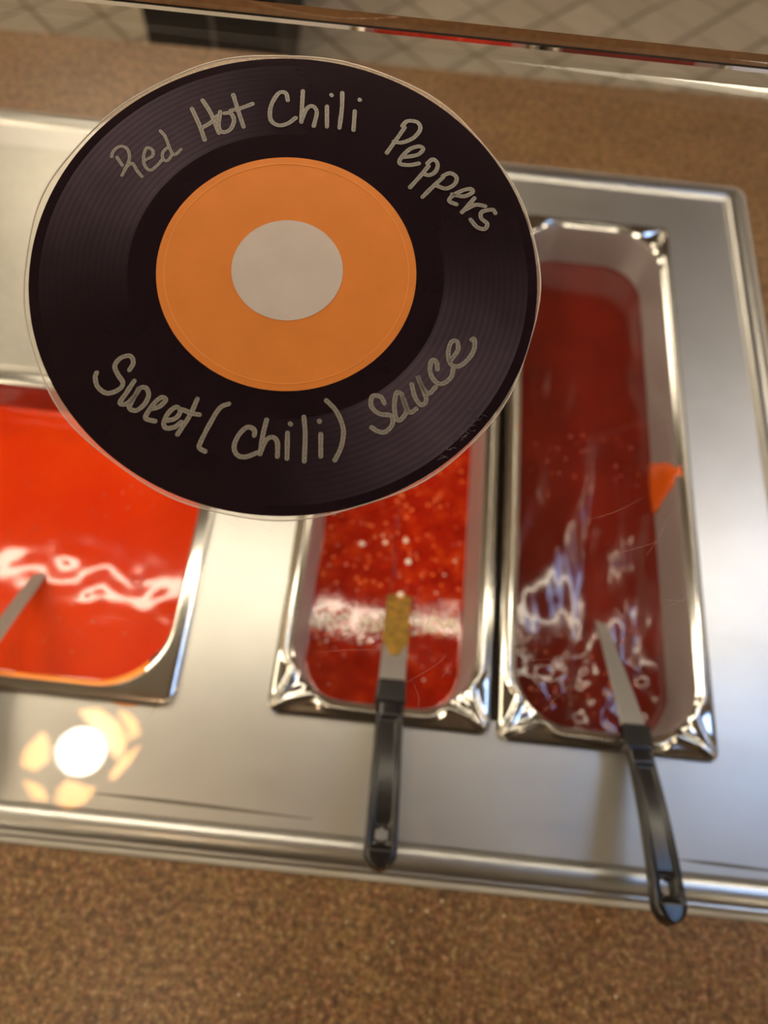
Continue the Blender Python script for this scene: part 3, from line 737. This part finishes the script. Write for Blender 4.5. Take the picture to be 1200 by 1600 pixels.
# thin cut edge: keep it as a narrow ring
bpy.data.objects.remove(o)
n = 160; Lr = lambda off, z: [((R0 + wob(2 * math.pi * i / n) + off) * math.cos(2 * math.pi * i / n), (R0 + wob(2 * math.pi * i / n) + off) * math.sin(2 * math.pi * i / n), z) for i in range(n)]
V, Fc = loft([Lr(-.0003, -.0004), Lr(-.0003, .0002), Lr(0, .0002), Lr(0, -.0004), Lr(-.0003, -.0004)]); mesh('laminate_edge', V, Fc, M['lam_edge'], st)
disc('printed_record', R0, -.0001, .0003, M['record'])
disc('orange_label', .0456, .0002, .0004, M['orange'])
disc('label_line', .04305, .0003, .00046, M['orange_line'], r_in=.04275)
disc('grey_centre', .01955, .0003, .0005, M['hole'])
LETT = {
 'Red': ((120, 110), [[(183,455),(192,425),(225,400),(262,410),(276,450),(268,490),(236,552)], [(250,518),(288,488),(318,530),(342,558)], [(210,455),(240,500)],
        [(358,472),(396,450),(396,420),(366,408),(350,450),(356,500),(386,524),(425,495),(445,470)], [(484,398),(452,428),(450,465),(474,474),(500,440)], [(435,318),(462,350),(492,425),(514,442),(546,414)]]),
 'Hot': ((120, 110), [[(600,202),(640,290),(668,368)], [(655,158),(700,230),(742,332)], [(650,305),(700,275),(735,240)],
        [(748,218),(740,300),(762,326),(800,312),(820,265),(802,228),(768,228)], [(815,130),(840,210),(870,300)], [(800,215),(860,200),(918,178)]]),
 'Chili': ((120, 110), [[(1100,162),(1088,122),(1050,125),(1012,190),(1010,260),(1050,290),(1100,280),(1142,250)],
        [(1178,110),(1173,200),(1170,275)], [(1172,262),(1195,208),(1225,190),(1250,220),(1234,296)], [(1303,190),(1303,300)], [(1325,130),(1329,137)], [(1383,120),(1381,200),(1368,306)], [(1448,215),(1441,318)], [(1472,155),(1475,162)]]),
 'Peppers': ((460, 110), [[(575,300),(530,365),(480,435)], [(560,295),(590,268),(640,275),(655,310),(620,355),(560,380),(515,375)],
        [(570,456),(640,444),(670,415),(650,400),(600,415),(555,460),(550,490),(600,497),(650,488)], [(700,500),(650,560),(600,615)], [(690,490),(720,468),(745,490),(735,530),(700,550),(665,540)],
        [(775,560),(720,610),(665,665)], [(770,555),(810,540),(842,560),(835,595),(790,620),(740,605)], [(818,650),(880,660),(926,640),(915,622),(870,632),(820,660),(805,685),(845,703)],
        [(938,668),(900,712),(870,745)], [(880,735),(940,705),(995,712)], [(1046,750),(1030,730),(975,742),(972,775),(1002,802),(990,830),(950,820),(915,780)]]),
 'Sweet': ((120, 500), [[(275,265),(296,225),(280,190),(232,200),(200,240),(215,285),(242,330),(220,365),(160,384),(112,352),(98,302),(106,275)],
        [(302,318),(258,385),(226,434),(262,438),(310,390),(328,355),(288,428),(276,460),(310,474),(355,440),(376,392),(362,356),(335,354)],
        [(388,466),(430,454),(465,420),(445,405),(410,430),(370,485),(362,516),(412,530)], [(474,526),(516,514),(540,480),(520,455),(480,485),(455,535),(466,565),(510,560),(548,532)],
        [(630,412),(590,500),(525,600)], [(548,468),(600,488),(642,496)]]),
 'bracketed chili': ((120, 500), [[(795,438),(745,462),(690,550),(645,640),(640,668),(672,688)], [(925,606),(926,576),(890,560),(845,600),(820,660),(836,704),(880,715),(948,690)],
        [(990,520),(970,600),(955,702)], [(958,690),(985,630),(1020,612),(1045,640),(1045,715)], [(1098,588),(1095,726)], [(1110,540),(1116,548)], [(1183,505),(1190,600),(1185,740)],
        [(1271,595),(1271,715)], [(1262,526),(1266,534)], [(1298,420),(1353,480),(1388,570),(1378,660),(1343,735)]]),
 'Sauce': ((460, 500), [[(470,438),(448,402),(406,400),(400,450),(440,490),(505,502),(508,550),(470,586),(430,580),(400,560)],
        [(562,392),(532,380),(520,450),(530,514),(555,520),(584,470),(560,398),(578,450),(602,484),(636,464)],
        [(610,335),(628,405),(660,445),(686,420),(668,360),(640,292),(665,350),(698,385),(736,350)], [(745,262),(738,220),(714,214),(706,270),(730,320),(770,335),(815,300),(826,255)],
        [(812,215),(850,160),(845,115),(815,120),(800,180),(815,235),(860,242),(910,200),(936,150),(936,102),(920,108)]]),
}
for word, ((ox, oy), strokes) in LETT.items():
    V, Fc, UV = [], [], []
    for si, s in enumerate(strokes):
        P2d = [Vector(on_glass(ox + a * .3, oy + b * .3)) for a, b in s]; pts = spline(P2d, 7); n = len(pts)
        Wd = .00078 * (1 if word != 'Red' else .72); acc = random.random() * 5; b0 = len(V)
        z = .00042 + .00001 * si
        # rounded ends
        dirs = [(pts[min(i + 1, n - 1)] - pts[max(i - 1, 0)]).normalized() for i in range(n)]
        ext = [pts[0] - dirs[0] * Wd * .8, pts[0] - dirs[0] * Wd * .45] + pts + [pts[-1] + dirs[-1] * Wd * .45, pts[-1] + dirs[-1] * Wd * .8]
        dd = [dirs[0]] * 2 + dirs + [dirs[-1]] * 2; ww = [.25, .75] + [1] * n + [.75, .25]
        for i, p in enumerate(ext):
            if i: acc += (p - ext[i - 1]).length / .002
            wv = Wd * ww[i] * (1 + .12 * mn.noise(Vector((acc * .6, si, 1)))); nn = Vector((-dd[i].y, dd[i].x)) * wv
            for k in (0, 1): V.append((p.x + nn.x * (1 - 2 * k), p.y + nn.y * (1 - 2 * k), z)); UV.append((acc, k))
        for i in range(len(ext) - 1): a = b0 + 2 * i; Fc.append((a, a + 1, a + 3, a + 2))
    me = bpy.data.meshes.new('lettering'); me.from_pydata(V, [], Fc); uvl = me.uv_layers.new(name='UVMap')
    for lp in me.loops: uvl.data[lp.index].uv = UV[lp.vertex_index]
    o = link('lettering', me, M['ink'], st); o['label'] = 'handwritten grey marker word'
# wrinkled scuffs at the lower right of the sticker
V, Fc = [], []
for _ in range(70):
    u, v = random.gauss(0, 1), random.gauss(0, 1); t = random.random()
    u, v = 690 + 60 * t + u * 7, 735 - 85 * t + v * 9
    a, b = on_glass(u, v)
    if math.hypot(a, b) > R0 - .0015: continue
    an_ = random.uniform(-.6, .9); l_, w_ = random.uniform(.0004, .0018), random.uniform(.00012, .0003); d = Vector((math.cos(an_), math.sin(an_))); nn = Vector((-d.y, d.x)); b0 = len(V); c = Vector((a, b))
    for pt, z in ((c - d * l_, .0003), (c + nn * w_, .0003), (c + d * l_, .0003), (c - nn * w_, .0003), (c, .0006)): V.append((pt.x, pt.y, z))
    Fc += [(b0, b0 + 1, b0 + 4), (b0 + 1, b0 + 2, b0 + 4), (b0 + 2, b0 + 3, b0 + 4), (b0 + 3, b0, b0 + 4)]
tag(mesh('wrinkles', V, Fc, mat('wrinkled_laminate', (74, 66, 70), .15), st, fix=False), kind='stuff')

# ------------------------------------------------------------------ black low cabinet on the floor beyond
bc = empty('floor_cabinet', (-.645, 1.72, FZ + .004), 'low black cabinet with a grey seam standing on the tiled floor', 'cabinet')
bc.rotation_euler = (0, 0, math.radians(4))
W_, D_, H_ = .165, .80, .395
box('body', -W_, W_, .02, D_, .0, H_, M['black'], bc, .004)
box('door', -W_, -.006, .0, .02, .02, H_ - .01, M['black'], bc, .003)
box('door', .006, W_, .0, .02, .02, H_ - .01, M['black'], bc, .003)
box('seam_strip', -.006, .006, .004, .02, .02, H_ - .01, M['gray'], bc)
